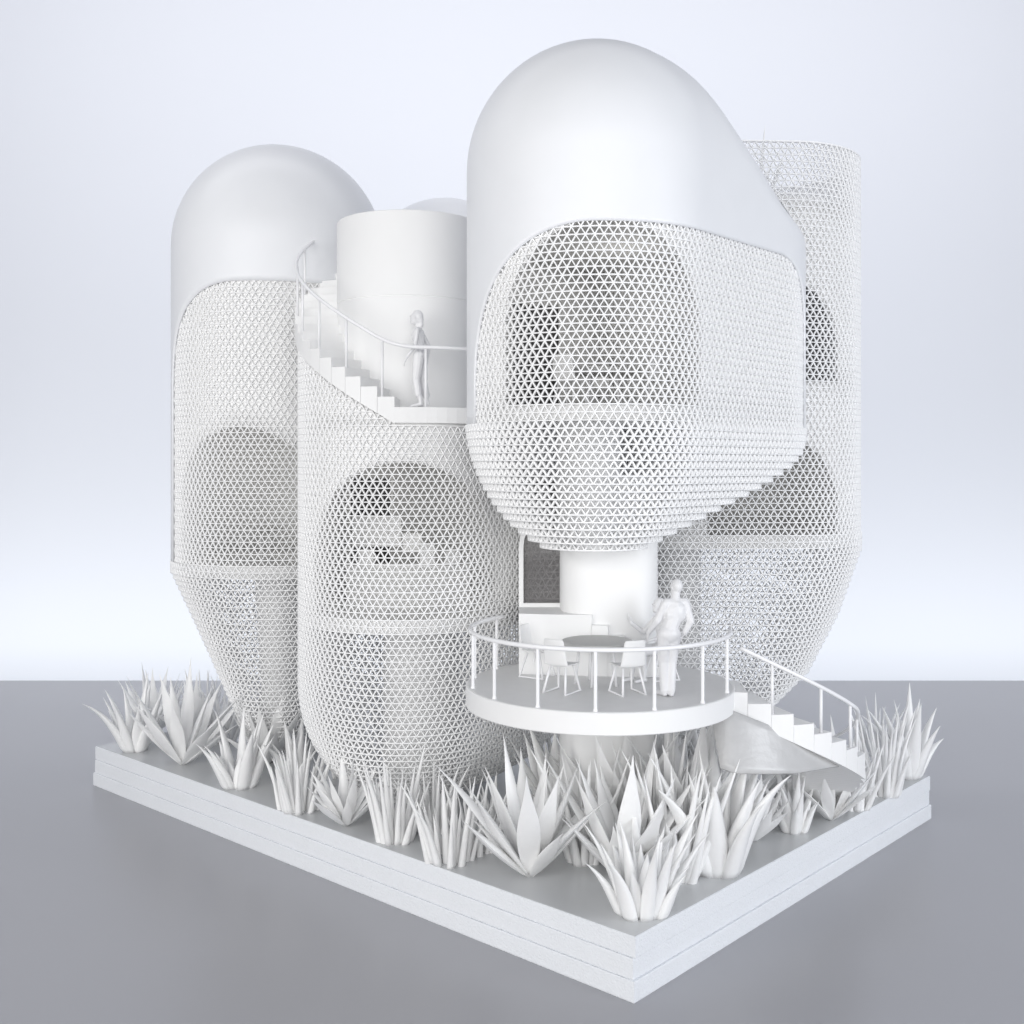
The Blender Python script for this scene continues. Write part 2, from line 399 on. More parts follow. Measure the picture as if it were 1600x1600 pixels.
# ------------------------------------------------------------------ tower 4 (right, flat open top)
A4 = (4.6, 30.9); r4 = 2.6; ring4 = 8.2; top4 = 18.5
low4 = lerp_tab([(1.3, .95), (2.0, 1.35), (3.3, 1.9), (4.4, 2.2), (6.0, 2.48), (7.8, 2.6), (99, 2.6)])
d4 = lerp_tab([(2.3, 0), (3.3, .75), (4.38, 1.55), (6.0, 2.1), (7.8, 2.62), (99, 2.62)])
T4 = Shape(A4, (1, .04), low4, d4, r4, 2.62)
t4 = thing('lattice_tower', 'flat topped white lattice tower at the right with a roof garden inside its open rim', 'tower', (0, 0, 0), 0, 'towers of the model house')
lattice(t4, T4, 1.3, ring4 - .001, off=.03)
lattice(t4, T4, ring4, top4, off=.0)
def rim_mesh():
    sl = s_cols(T4, 110); V = []
    for z, o in ((top4, .0), (top4 + .035, .0), (top4 + .035, -.13), (top4, -.13)):
        for sv in sl:
            fl, a = T4.split(sv, r4, 2.62); V.append(T4.pos(fl, a, z, o))
    k = len(sl); F = []
    for i in range(4):
        for j in range(k): F.append((i * k + j, i * k + (j + 1) % k, ((i + 1) % 4) * k + (j + 1) % k, ((i + 1) % 4) * k + j))
    return V, F
v, f = rim_mesh(); obj('rim', v, f, M_lat, t4)
def s4(px, Y=28.6): return (px - 800) / F_ * Y - A4[0]
for (zf, zs, c, hw, zt) in ((ring4, 8.95, s4(1206), 1.82, 12.25), (12.28, 13.12, s4(1206), 1.82, 16.95)):
    shell('inner_wall', T4, M_wall, t4, arch_fn(c, hw, zf, zs, zf + .02, hw * .99), lambda s, zt=zt: zt, s_cols(T4, 110, [(c, hw)]), 5, -.078, .07)
slab('floor_slab', T4, ring4 - .33, ring4 + .01, M_wall, t4, -.12)
slab('floor_slab', T4, 12.1, 12.26, M_wall, t4, -.2)
slab('roof_slab', T4, 16.9, 17.15, M_wall, t4, -.2)
MB().lathe([(.8, 0), (.7, 1), (.7, 6.7)], (4.7, 31.2, 1.22), 32).build('core_column', M_wall, t4, True, 40)

# ------------------------------------------------------------------ tower 6 (behind, only dome seen)
A6 = (-2.35, 38.7)
T6 = Shape(A6, V_, dome_r(16.5, 3.0, lerp_tab([(1.22, .9), (5, 2.7), (7, 3.0), (99, 3.0)])), lambda z: 0., 3.0, 0.)
t6 = thing('rear_tower', 'rearmost white capsule tower, only its grey shaded dome showing above the smooth drum', 'tower', (0, 0, 0), 0, 'towers of the model house')
shell('dome_shell', T6, M_shell, t6, lambda s: GZ, lambda s: 16.5, s_cols(T6, 64), 24, 0, .06, dome_levels(16.5, 3.0))

# ------------------------------------------------------------------ roof stair on tower 2
def arc_pts(c, r, a0, a1, n): return [(c[0] + r * math.cos(R(a0 + (a1 - a0) * i / n)), c[1] + r * math.sin(R(a0 + (a1 - a0) * i / n))) for i in range(n + 1)]
def wedge(c, ri, ro, a0, a1, zt, zb0, zb1, n=3):
    V = []
    for i in range(n + 1):
        t = i / n; a = R(a0 + (a1 - a0) * t); cs, sn = math.cos(a), math.sin(a); zb = zb0 + (zb1 - zb0) * t
        V += [(c[0] + ri * cs, c[1] + ri * sn, zb), (c[0] + ro * cs, c[1] + ro * sn, zb), (c[0] + ro * cs, c[1] + ro * sn, zt), (c[0] + ri * cs, c[1] + ri * sn, zt)]
    F = [(0, 1, 2, 3), tuple(4 * n + k for k in (3, 2, 1, 0))]
    for i in range(n):
        for k in range(4): F.append((4 * i + k, 4 * (i + 1) + k, 4 * (i + 1) + (k + 1) % 4, 4 * i + (k + 1) % 4))
    me = MB().add(V, F)
    if a1 > a0: me.f = [tuple(reversed(q)) for q in me.f]
    return me
RO = 3.02; RI = 1.9
st = thing('roof_staircase', 'curved white staircase climbing round the smooth drum on the roof of the second tower', 'staircase')
wedge(A2, RI, RO, 25, TH0, ZP, ZP - .38, ZP - .38, 24).build('landing', M_wall, st)
for k in range(STEPN):
    a0 = TH0 + DTH * k; a1 = a0 + DTH
    wedge(A2, RI, RO, a0, a1 + .15, ZP + RISE * (k + 1), ZP - .40 + RISE * k, ZP - .40 + RISE * (k + 1), 3).build('step', M_wall, st)
RH = 1.45
def rail_z(th):
    k = (TH0 - th) / -DTH
    return ZP + RH + (RISE * min(k, STEPN) if k > 0 else 0)
pts = []
for i in range(90):
    th = 20 + (TH0 + DTH * (STEPN + 1.5) - 20) * i / 89
    zs = sum(rail_z(th + o) for o in (-8, -4, 0, 4, 8)) / 5
    pts.append((A2[0] + (RO - .04) * math.cos(R(th)), A2[1] + (RO - .04) * math.sin(R(th)), zs))
MB().tube(pts, .045, 8).build('handrail', M_rail, st, True)
for th in (-30, -52, -77, -97.5, -116, -134, -152, -168, -190, -212):
    k = (TH0 - th) / -DTH; zb = ZP + (RISE * math.ceil(k) if k > 0 else 0)
    x, y = A2[0] + (RO - .07) * math.cos(R(th)), A2[1] + (RO - .07) * math.sin(R(th))
    MB().tube([(x, y, zb - .02), (x, y, rail_z(th) + .02)], .034, 8).build('post', M_rail, st, True)

# ------------------------------------------------------------------ terrace
DC = (1.96, 24.5); DR = 3.0; DZ = 5.14
te = thing('round_terrace', 'round raised terrace in front with a curved handrail, carrying table and chairs', 'terrace', (DC[0], DC[1], DZ))
s_ = MB().lathe([(DR - .02, -.46), (DR, -.44), (DR, -.015), (DR - .015, 0)], (0, 0, 0), 128).build('slab', M_wall, te, True, 30)
top = MB().lathe([(DR - .05, -.01), (DR - .05, .004)], (0, 0, 0), 128).build('deck_surface', M_deck, te)
pts = [(2.9 * math.cos(R(a)), 2.9 * math.sin(R(a)), 1.23) for a in range(-222, -5, 3)]
MB().tube(pts, .05, 8).build('handrail', M_rail, te, True)
for a in (-90 - 126, -90 - 102, -90 - 78, -90 - 54, -90 - 30, -96, -72, -47, -22):
    x, y = 2.88 * math.cos(R(a)), 2.88 * math.sin(R(a))
    p = MB().tube([(x, y, -.01), (x, y, 1.21)], .036, 8)
    p.lathe([(.052, 0), (.045, .05)], (x, y, .003), 10); p.build('post', M_rail, te, True, 40)

col = thing('core_column', 'smooth white round column behind the terrace table, standing under the largest tower', 'column', (2.34, 26.5, GZ))
def sup(hx, hy, z, n=96, e=3.2):
    return [(hx * math.copysign(abs(math.cos(t)) ** (2 / e), math.cos(t)), hy * math.copysign(abs(math.sin(t)) ** (2 / e), math.sin(t)), z) for t in [2 * math.pi * i / n for i in range(n)]]
def stack(rings):
    n = len(rings[0]); V = [p for r in rings for p in r]
    F = [(i * n + k, i * n + (k + 1) % n, (i + 1) * n + (k + 1) % n, (i + 1) * n + k) for i in range(len(rings) - 1) for k in range(n)]
    return MB().add(V, F + [tuple(range(n))[::-1], tuple((len(rings) - 1) * n + k for k in range(n))])
stack([sup(1.17, 1.1, .0), sup(1.17, 1.1, 8.6)]).build('shaft', M_wall, col, True, 40)
stack([sup(1.4, 1.3, 0.001), sup(1.27, 1.18, .25), sup(1.18, 1.11, .6)]).build('foot', M_wall, col, True, 40)

# entrance landing with three steps
po = thing('entrance_steps', 'white landing block with three steps going down to the terrace behind the table', 'steps', (0, 0, DZ))
def prism(poly, z0, z1): 
    n = len(poly); V = [(x, y, z0) for x, y in poly] + [(x, y, z1) for x, y in poly]
    return MB().add(V, [tuple(range(n))[::-1], tuple(n + i for i in range(n))] + [(i, (i + 1) % n, n + (i + 1) % n, n + i) for i in range(n)])
prism([(.16, 25.55), (.9, 25.42), (1.85, 25.30), (1.98, 25.9), (1.3, 27.2), (.2, 27.3)], .005, 1.42).build('landing', M_wall, po)
for k in range(5):
    xa, xb = 1.853 + .37 * k, 1.85 + .37 * (k + 1); ya = 25.28 - .035 * k
    prism([(xa, ya), (xb, ya - .035), (xb + .12, ya + .42), (xa + .12, ya + .45)], .005, 1.42 - .236 * (k + 1)).build('step', M_wall, po)

# glass door
gd = thing('glass_door', 'tall dark glass door in a white arched frame at the top of the landing block', 'door', (.17, 26.75, DZ + 1.425))
fr = MB(); wd, hh = 1.16, 2.3
def archpath(x0, x1, h, rad):
    return [(x0, 0, 0), (x0, 0, h - rad)] + [(x0 + rad * (1 - math.cos(R(a))), 0, h - rad + rad * math.sin(R(a))) for a in (15, 30, 45, 60, 75, 90)] + [(x1, 0, h)]
outer = archpath(0, wd, hh, .8); inner = archpath(.11, wd - .13, hh - .08, .72)
n = len(outer); V = []; F = []
for y in (-.06, .06):
    V += [(p[0], y, p[2]) for p in outer] + [(p[0], y, p[2] if i else .1) for i, p in enumerate(inner)]
for i in range(n - 1):
    F += [(i, n + i, n + i + 1, i + 1), (2 * n + i + 1, 3 * n + i + 1, 3 * n + i, 2 * n + i), (i, i + 1, 2 * n + i + 1, 2 * n + i), (n + i + 1, n + i, 3 * n + i, 3 * n + i + 1)]
fr.add(V, F)
fr.box((wd - .065, 0, hh / 2), (.13, .12, hh - .002)); fr.box((wd / 2, 0, .05), (wd - .004, .125, .1))
fr.build('frame', M_wall, gd)
obj('pane', [(.1, .01, .1), (wd - .13, .01, .1), (wd - .13, .01, hh - .1), (.6, .01, hh - .1), (.1, .01, hh - .6), (.1, .03, .1), (wd - .13, .03, .1), (wd - .13, .03, hh - .1), (.6, .03, hh - .1), (.1, .03, hh - .6)],
    [(0, 1, 2, 3, 4), (9, 8, 7, 6, 5), (0, 5, 6, 1), (1, 6, 7, 2), (2, 7, 8, 3), (3, 8, 9, 4), (4, 9, 5, 0)], M_glass, gd)
# room behind the door: floor, dark walls
rm = thing('entrance_room', 'dark enclosed entrance room seen through the glass door', 'room', (.17, 26.9, DZ + 1.3))
b_ = MB().box((.82, 1.6, -.05), (1.48, 3.0, .1)).build('floor', M_int, rm)
b_ = MB().box((.82, 3.15, 1.6), (1.48, .08, 3.2)).build('back_wall', M_int, rm)
b_ = MB().box((.05, 1.6, 1.6), (.05, 3.0, 3.2)).box((1.60, 1.6, 1.6), (.06, 3.0, 3.2)).build('side_wall', M_int, rm)
b_ = MB().box((.82, 1.6, 3.26), (1.5, 3.0, .1)).build('ceiling', M_int, rm)
lt = MB()
for j in range(14):
    z = .2 + j * .17
    lt.tube([(.1, .9, z), (1.5, .9, z)], .016, 4)
    for i in range(6):
        x = .1 + i * .2 + (.1 if j % 2 else 0); lt.tube([(x, .9, z), (x + .1, .9, z + .17)], .016, 4, False); lt.tube([(x + .1, .9, z + .17), (x + .2, .9, z)], .016, 4, False)
o = lt.build('lattice_screen', M_lat, rm); o['kind'] = 'stuff'

# ------------------------------------------------------------------ ground stair (right)
SC = (5.25, 27.0); gs = thing('ground_staircase', 'curved white staircase winding down from the right side of the terrace to the ground', 'staircase')
DA = 8.6; A0 = -101
for k in range(16):
    a0 = A0 + DA * k; zt = DZ - .02 - .245 * k
    zb0 = max(DZ - .40 - .245 * k, GZ); zb1 = max(zb0 - .245, GZ)
    wedge(SC, 2.1 - .10 * max(0, k - 7), 3.45 - .11 * max(0, k - 7), a0, a0 + DA - .1, zt if k else DZ - .02, zb0, zb1, 3).build('step', M_wall, gs)
def grz(a): return DZ - .02 - .245 * max(0, (a - A0) / DA) + 1.13
def sr(a): return 3.38 - .11 * max(0, (a - A0) / DA - 7.2)
pts = [(SC[0] + sr(a) * math.cos(R(a)), SC[1] + sr(a) * math.sin(R(a)), grz(a)) for a in range(A0 + 6, 30, 3)]
MB().tube(pts, .045, 8).build('handrail', M_rail, gs, True)
for a in (-83, -62, -44, -25, -13, 3, 20):
    x, y = SC[0] + (sr(a) - .02) * math.cos(R(a)), SC[1] + (sr(a) - .02) * math.sin(R(a)); k = math.floor((a - A0) / DA)
    MB().tube([(x, y, DZ - .03 - .245 * k), (x, y, grz(a))], .035, 8).build('post', M_rail, gs, True)
pts = [(SC[0] + 2.2 * math.cos(R(a)), SC[1] + 2.2 * math.sin(R(a)), grz(a) - .3) for a in range(-30, 40, 4)]
pts = [(pts[0][0], pts[0][1], pts[0][2] - .7)] + pts
MB().tube(pts, .04, 8).build('inner_handrail', M_rail, gs, True)
# resin sail under the stair
def at(px, py, Y): return ((px - 800) / F_ * Y, Y, H - (py - Y0) * Y / F_)
topc = [at(1112, 1122, 23.4), at(1145, 1110, 23.42), at(1190, 1128, 23.5), at(1240, 1148, 23.8), at(1290, 1168, 24.4), at(1322, 1180, 25.0), at(1336, 1187, 25.4)]
botc = [at(1126, 1200, 22.95), at(1150, 1208, 22.9), at(1195, 1209, 23.05), at(1245, 1208, 23.4), at(1292, 1200, 24.1), at(1322, 1195, 24.8), at(1338, 1191, 25.3)]
V = []; n = len(topc); m = 8
for i in range(n):
    for j in range(m + 1):
        t = j / m; p = Vector(topc[i]).lerp(Vector(botc[i]), t); p.z -= .03 * math.sin(math.pi * t)
        V.append(p)
F = [(i * (m + 1) + j, i * (m + 1) + j + 1, (i + 1) * (m + 1) + j + 1, (i + 1) * (m + 1) + j) for i in range(n - 1) for j in range(m)]
sail = obj('stair_underside', V, F, M_sail, gs, True)
so = sail.modifiers.new('thickness', 'SOLIDIFY'); so.thickness = .07

# ------------------------------------------------------------------ table and chairs
def make_table(name, label, loc, r, h, nl=4, group=None):
    t = thing(name, label, 'table', loc, 0, group)
    MB().lathe([(r - .02, h - .09), (r, h - .07), (r, h - .015), (r - .015, h)], (0, 0, 0), 64).build('tabletop', M_tab, t, True, 40)
    for k in range(nl):
        a = R(35 + 360 * k / nl); x, y = math.cos(a), math.sin(a)
        MB().tube([(x * r * .62, y * r * .62, 0.005), (x * r * .5, y * r * .5, h - .08)], [.03, .035], 8).build('leg', M_rail, t, True)
    return t
make_table('round_table', 'round grey topped table standing in the middle of the terrace', ((933 - 800) / F_ * 24.4, 24.35, DZ + .004), .80, .98, 5)
def make_chair(label, loc, rz, group='chairs round the terrace table'):
    t = thing('chair', label, 'chair', loc, rz, group); b = MB(); W, D, n, m = .31, .30, 6, 12
    # shell seat profile: front edge to back top
    prof = []
    for i in range(m + 1):
        u = i / m
        if u < .45: y = D - 2 * D * (u / .45); z = .60 - .02 * math.sin(u / .45 * math.pi)
        else: k = (u - .45) / .55; y = -D - .05 * k - .05 * math.sin(k * math.pi * .5); z = .60 + .60 * k
        prof.append((y, z, W * (1 - .18 * max(0, (u - .45) / .55))))
    V = []
    for (y, z, hw) in prof:
        for j in range(n + 1):
            t_ = j / n * 2 - 1; V.append((hw * t_, y + (.05 * t_ * t_ if z > .65 else 0), z + (.04 * t_ * t_ if z <= .65 else 0)))
    Fb = []; Fs = []
    k0 = round(m * .45)
    allF = [(i * (n + 1) + j, i * (n + 1) + j + 1, (i + 1) * (n + 1) + j + 1, (i + 1) * (n + 1) + j) for i in range(m) for j in range(n)]
    for nm, fs in (('seat', [f for f in allF if f[0] // (n + 1) < k0]), ('backrest', [f for f in allF if f[0] // (n + 1) >= k0])):
        o = obj(nm, V, fs, M_wall, t, True)
        bmm = bmesh.new(); bmm.from_mesh(o.data); bmesh.ops.delete(bmm, geom=[v for v in bmm.verts if not v.link_faces], context='VERTS'); bmm.to_mesh(o.data); bmm.free()
        s = o.modifiers.new('thickness', 'SOLIDIFY'); s.thickness = .03
        sb = o.modifiers.new('sub', 'SUBSURF'); sb.levels = 1; sb.render_levels = 1
    for sx in (-1, 1):
        x = sx * .24
        MB().tube([(x * .8, .16, .58), (x * 1.15, .30, .03), (x * 1.15, -.32, .03), (x * .8, -.16, .58)], .028, 8).build('sled_leg', M_rail, t, True)
    return t
def dk(px, py): p = ground(px, py, DZ + .004); return p
def face(p, q): return math.atan2(q[1] - p[1], q[0] - p[0]) - math.pi / 2
TB = ((933 - 800) / F_ * 24.4, 24.35)
for (px, py, lb, da) in ((840, 1058, 'white shell chair at the far left of the terrace table, seen from its side', 0),
                     (878, 1082, 'white shell chair at the front left of the terrace table, back to the railing', .15),
                     (980, 1084, 'white shell chair at the front right of the terrace table, back to the railing', -.1),
                     (1033, 1062, 'white shell chair at the right of the terrace table with the seated figure on it', -.05)):
    p = dk(px, py); make_chair(lb, p, face(p, TB) + da)

# ------------------------------------------------------------------ interior things seen through the lattice
make_table('dining_table', 'white table inside the largest tower behind its lattice bay', (2.15, 25.3, ring3 + .012), .85, .95, 4)
for (x, y, a, lb) in ((1.3, 24.4, -.6, 'white chair left of the table inside the largest tower'), (3.05, 24.5, .8, 'white chair right of the table inside the largest tower'), (2.1, 26.6, 3.1, 'white chair behind the table inside the largest tower')):
    make_chair(lb, (x, y, ring3 + .012), a, 'chairs inside the largest tower')
dw = thing('inner_doorway', 'doorway with painted shade at the back of the room in the largest tower', 'doorway', (.55, 26.3, ring3 + .012), R(28))
MB().box((0, 0, 1.3), (1.25, .1, 2.6)).build('opening_shade_panel', M_dark, dw)  # dark panel painting the unlit opening, not a real door
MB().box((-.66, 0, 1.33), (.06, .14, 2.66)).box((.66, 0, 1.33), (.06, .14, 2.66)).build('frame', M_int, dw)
kc = thing('kitchen_counter', 'white kitchen counter with cupboards inside the stair tower', 'counter', (-2.7, 28.4, ring2 + .012))
MB().box((0, .2, .55), (3.2, .7, 1.1)).build('cabinet', M_int, kc)
MB().box((0, .17, 1.13), (3.3, .8, .06)).build('worktop', M_wall, kc)
MB().box((-.9, .5, 2.0), (1.3, .1, .8)).box((.05, .52, 1.7), (.5, .08, .5)).build('splash_panel', M_wall, kc)
for i, (x, hgt, lb) in enumerate(((-1.1, .4, 'small white box at the left end of the kitchen counter'), (.5, .55, 'square white box in the middle of the kitchen counter'), (1.15, .35, 'low white box right on the kitchen counter'))):
    b = MB().box((0, 0, hgt / 2), (.4, .3, hgt)).build('kitchen_box', M_wall); b.location = (-2.7 + x, 28.42, ring2 + 1.178); bevel(b, .02); setp(b, lb, 'box', 'boxes on the kitchen counter')
dw2 = thing('inner_doorway', 'doorway with painted shade behind the arch of the stair tower', 'doorway', (-3.95, 30.3, ring2 + .012), R(20))
MB().box((0, 0, 1.7), (1.1, .1, 3.4)).build('opening_shade_panel', M_dark, dw2)  # painted darkness filling the opening behind the arch
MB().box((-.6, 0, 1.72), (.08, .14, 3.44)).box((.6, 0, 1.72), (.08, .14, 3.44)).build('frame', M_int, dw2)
make_table('side_table', 'white table inside the far left tower behind its lattice', (-7.6, 32.2, ring1 + .012), .8, .95, 4)
dw3 = thing('inner_doorway', 'doorway with painted shade at the right inside the far left tower', 'doorway', (-5.9, 31.9, ring1 + .012), R(-20))
MB().box((0, 0, 1.3), (.8, .1, 2.6)).build('opening_shade_panel', M_dark, dw3)  # dark sheet in place of the shaded gap

# ------------------------------------------------------------------ people
MS = 1.415
def person(label, segs, ells, loc, rz, lean=0):
    mb = MB()
    for (p, r0, q_, r1_) in segs:
        p = Vector(p); q_ = Vector(q_); n = 5; pts = [p.lerp(q_, i / n) for i in range(n + 1)]
        mb.tube(pts, [r0 + (r1_ - r0) * i / n for i in range(n + 1)], 10)
        mb.ell(p, (r0,) * 3, 8, 6); mb.ell(q_, (r1_,) * 3, 8, 6)
    for (c, rad) in ells: mb.ell(c, rad, 16, 12)
    o = mb.build('person', M_fig, None, True)
    o.scale = (MS,) * 3; o.location = loc; o.rotation_euler = (0, lean, rz)
    rm_ = o.modifiers.new('remesh', 'REMESH'); rm_.mode = 'VOXEL'; rm_.voxel_size = .0095; rm_.use_smooth_shade = True
    sm = o.modifiers.new('smooth', 'SMOOTH'); sm.iterations = 3; sm.factor = .5
    return setp(o, label, 'person')
def hand(wr, d, side, curl=.3):
    """palm and five fingers from wrist wr along direction d; side = thumb side vector"""
    d = Vector(d).normalized(); sd = Vector(side).normalized(); nrm = d.cross(sd).normalized(); wr = Vector(wr); out = []
    for k in range(4):
        off = sd * (.026 - .0175 * k); kn = wr + d * .085 + off; out.append((wr + off * .6, .015, kn, .0135))
        ln = (.07, .078, .073, .058)[k]; m_ = kn + (d + nrm * curl * .6).normalized() * ln * .5; t = m_ + (d + nrm * curl * 1.6).normalized() * ln * .5
        out += [(kn, .011, m_, .010), (m_, .010, t, .0085)]
    a = wr + sd * .022 + d * .02; b = a + (d * .7 + sd * .8).normalized() * .05; out += [(a, .015, b, .012), (b, .012, b + (d + sd * .2).normalized() * .035, .009)]
    return out
def head(c, f, hair='short'):
    """c head centre, f facing (xy)"""
    c = Vector(c); f = Vector((f[0], f[1], 0)).normalized(); s = Vector((-f.y, f.x, 0))
    ax, ay = (.080, .100) if abs(f.y) > abs(f.x) else (.100, .080)
    E = [(c, (ax, ay, .115)), (c + f * .055 + Vector((0, 0, -.06)), (.05, .05, .05)), (c + f * .098 + Vector((0, 0, -.015)), (.016, .016, .024)),
         (c + f * .09 + Vector((0, 0, -.06)), (.022, .022, .011)), (c + s * .08, (.018, .018, .03)), (c - s * .08, (.018, .018, .03)),
         (c + f * .083 + s * .03 + Vector((0, 0, .01)), (.016, .016, .010)), (c + f * .083 - s * .03 + Vector((0, 0, .01)), (.016, .016, .010)),
         (c + f * .08 + Vector((0, 0, .035)), (.045, .045, .014))]
    E.append((c - f * .025 + Vector((0, 0, .03)), (ax + .004, ay + .004, .112)))
    if hair == 'bun': E += [(c - f * .07 + Vector((0, 0, -.03)), (.06, .06, .085)), (c - f * .085 + Vector((0, 0, -.11)), (.045, .045, .06))]
    if hair == 'long': E += [(c - f * .07 + Vector((0, 0, -.06)), (.085, .06, .14)), (c - f * .07 + Vector((0, 0, -.18)), (.075, .045, .10))]
    return E
# man on the terrace, back to camera (local: +y is where he looks), left hand out to the seated woman
segs = [((-.03, 0, .97), .125, (.04, .01, 1.14), .13), ((.04, .01, 1.14), .13, (.08, .01, 1.34), .135), ((-.06, 0, 1.40), .07, (.23, 0, 1.40), .07), ((.0, 0, 1.22), .12, (.14, 0, 1.30), .12),
        ((.08, .0, 1.40), .08, (.1, .03, 1.53), .068),
        ((-.09, 0, .92), .115, (-.09, .04, .52), .085), ((-.09, .04, .52), .082, (-.10, -.02, .09), .066), ((-.10, -.03, .05), .045, (-.13, .17, .035), .036),
        ((.05, 0, .92), .118, (.03, .03, .52), .086), ((.03, .03, .52), .083, (-.01, -.05, .09), .066), ((-.01, -.07, .05), .045, (.0, .13, .035), .038),
        ((-.08, 0, 1.38), .075, (-.19, .05, 1.13), .06), ((-.19, .05, 1.13), .058, (-.27, .20, .93), .042),
        ((.24, 0, 1.38), .075, (.30, -.07, 1.12), .062), ((.30, -.07, 1.12), .058, (.22, -.02, .94), .046)]
segs += hand((-.27, .2, .92), (-.15, .3, -1), (0, 1, .3)) + hand((.21, .0, .93), (-.5, .2, -1), (-.3, 1, 0), .1)
ell = [((-.02, -.01, .93), (.178, .135, .15)), ((.08, 0, 1.26), (.19, .125, .19))] + head((.115, .05, 1.615), (-.35, .94))
person('standing figure in shirt and trousers seen from behind on the terrace', segs, ell, (3.36, 23.1, DZ + .004), R(14))
# seated woman facing the table (local +y forward)
segs = [((0, -.02, .52), .11, (0, -.03, .75), .10), ((0, -.03, .75), .105, (0, -.01, .93), .12), ((-.14, 0, .97), .05, (.14, 0, .97), .05), ((0, 0, .98), .045, (0, .02, 1.1), .04),
        ((-.09, 0, .50), .085, (-.10, .40, .50), .062), ((-.10, .40, .50), .06, (-.10, .38, .1), .04), ((-.10, .36, .05), .036, (-.10, .54, .03), .026),
        ((.09, 0, .50), .085, (.08, .42, .51), .062), ((.08, .42, .51), .06, (.06, .52, .1), .04), ((.06, .50, .05), .036, (.06, .68, .03), .026),
        ((-.17, 0, .96), .045, (-.20, .14, .72), .036), ((-.20, .14, .72), .035, (-.12, .36, .66), .026),
        ((.17, 0, .96), .055, (.28, .16, .74), .046), ((.28, .16, .74), .045, (.33, .36, .90), .034)]
segs += hand((-.12, .36, .66), (.2, 1, -.1), (1, 0, .2)) + hand((.33, .36, .90), (.1, .5, .8), (-.4, 0, .6))
ell = [((0, -.02, .53), (.165, .15, .10)), ((0, -.01, .88), (.15, .10, .14))] + head((0, .05, 1.19), (0, 1), 'long')
p4 = dk(1033, 1062)
person('seated figure with long hair raising one hand beside the terrace table', segs, ell, (p4[0], p4[1], DZ + .004), face(p4, TB) + .10)
# woman on the roof stair, facing left (local +y forward)
segs = [((0, -.02, .92), .10, (0, .0, 1.08), .088), ((0, .0, 1.08), .09, (0, .02, 1.28), .115), ((-.13, 0, 1.34), .05, (.13, 0, 1.34), .05), ((0, .01, 1.36), .043, (0, .035, 1.47), .04),
        ((-.08, -.01, .90), .105, (-.07, .04, .5), .075), ((-.07, .04, .5), .07, (-.07, .0, .24), .066), ((-.07, -.02, .24), .04, (-.07, -.04, .1), .034), ((-.07, -.05, .07), .03, (-.07, .13, .03), .024),
        ((.08, -.02, .90), .105, (.08, -.05, .5), .08), ((.08, -.04, .5), .075, (.08, -.10, .22), .068), ((.08, -.1, .22), .042, (.08, -.13, .1), .034), ((.08, -.14, .08), .03, (.08, .02, .03), .024),
        ((-.16, 0, 1.33), .045, (-.20, .03, 1.06), .036), ((-.20, .03, 1.06), .035, (-.21, .17, .86), .025),
        ((.16, 0, 1.33), .045, (.21, -.13, 1.08), .036), ((.21, -.13, 1.08), .035, (.16, -.10, .86), .026)]
segs += hand((-.21, .17, .86), (0, .5, -1), (1, .3, 0)) + hand((.16, -.1, .85), (-.2, .2, -1), (0, 1, 0))
ell = [((0, -.03, .90), (.15, .13, .11)), ((0, .03, 1.25), (.13, .115, .12))] + head((0, .055, 1.56), (0, 1), 'bun')
person('standing figure with gathered hair in profile, at the foot of the curved roof stair', segs, ell, ((655 - 800) / F_ * 26.7, 26.72, ZP + .003), R(82))

# ------------------------------------------------------------------ plants
def leaf_mesh(kind, L, wd, tilt, bend, az, base, twist=0, seed=0):
    """one blade: centre line bends outward; returns verts, faces"""
    ns, nr = 10, 8; V = []; F = []
    out = Vector((math.cos(az), math.sin(az), 0)); side = Vector((-math.sin(az), math.cos(az), 0)); p = Vector(base); ang = tilt
    for i in range(ns + 1):
        t = i / ns
        if kind == 'A': wf = (1 - t) ** .75 * (.86 + .75 * t * (1 - t) * 2.2); tf = .62 - .1 * t
        elif kind == 'B': wf = (.32 + 3.1 * t * (1 - t) ** 1.15) if t < .97 else .2; wf = min(wf, 1.05) * (1 if t < .5 else (1 - ((t - .5) / .5) ** 1.4 * .97)); tf = .30
        else: wf = (1 - t) ** .8 * (1 + .3 * t); tf = .85
        wf = max(wf, .025)
        d = out * math.sin(ang) + Vector((0, 0, 1)) * math.cos(ang); nr_ = d.cross(side)
        sd = (side * math.cos(twist * t) + nr_ * math.sin(twist * t)); nn = d.cross(sd)
        for k in range(nr):
            th = 2 * math.pi * k / nr; c, s = math.cos(th), math.sin(th)
            keel = (.22 * wd * wf * (abs(c))) if kind == 'B' else 0
            V.append(p + sd * (c * wd * wf) + nn * (s * wd * wf * tf - keel))
        p = p + d * (L / ns); ang += bend / ns * (.35 + 1.3 * t)
    for i in range(ns):
        for k in range(nr): F.append((i * nr + k, i * nr + (k + 1) % nr, (i + 1) * nr + (k + 1) % nr, (i + 1) * nr + k))
    F.append(tuple(range(nr - 1, -1, -1))); F.append(tuple(ns * nr + k for k in range(nr)))
    return V, F
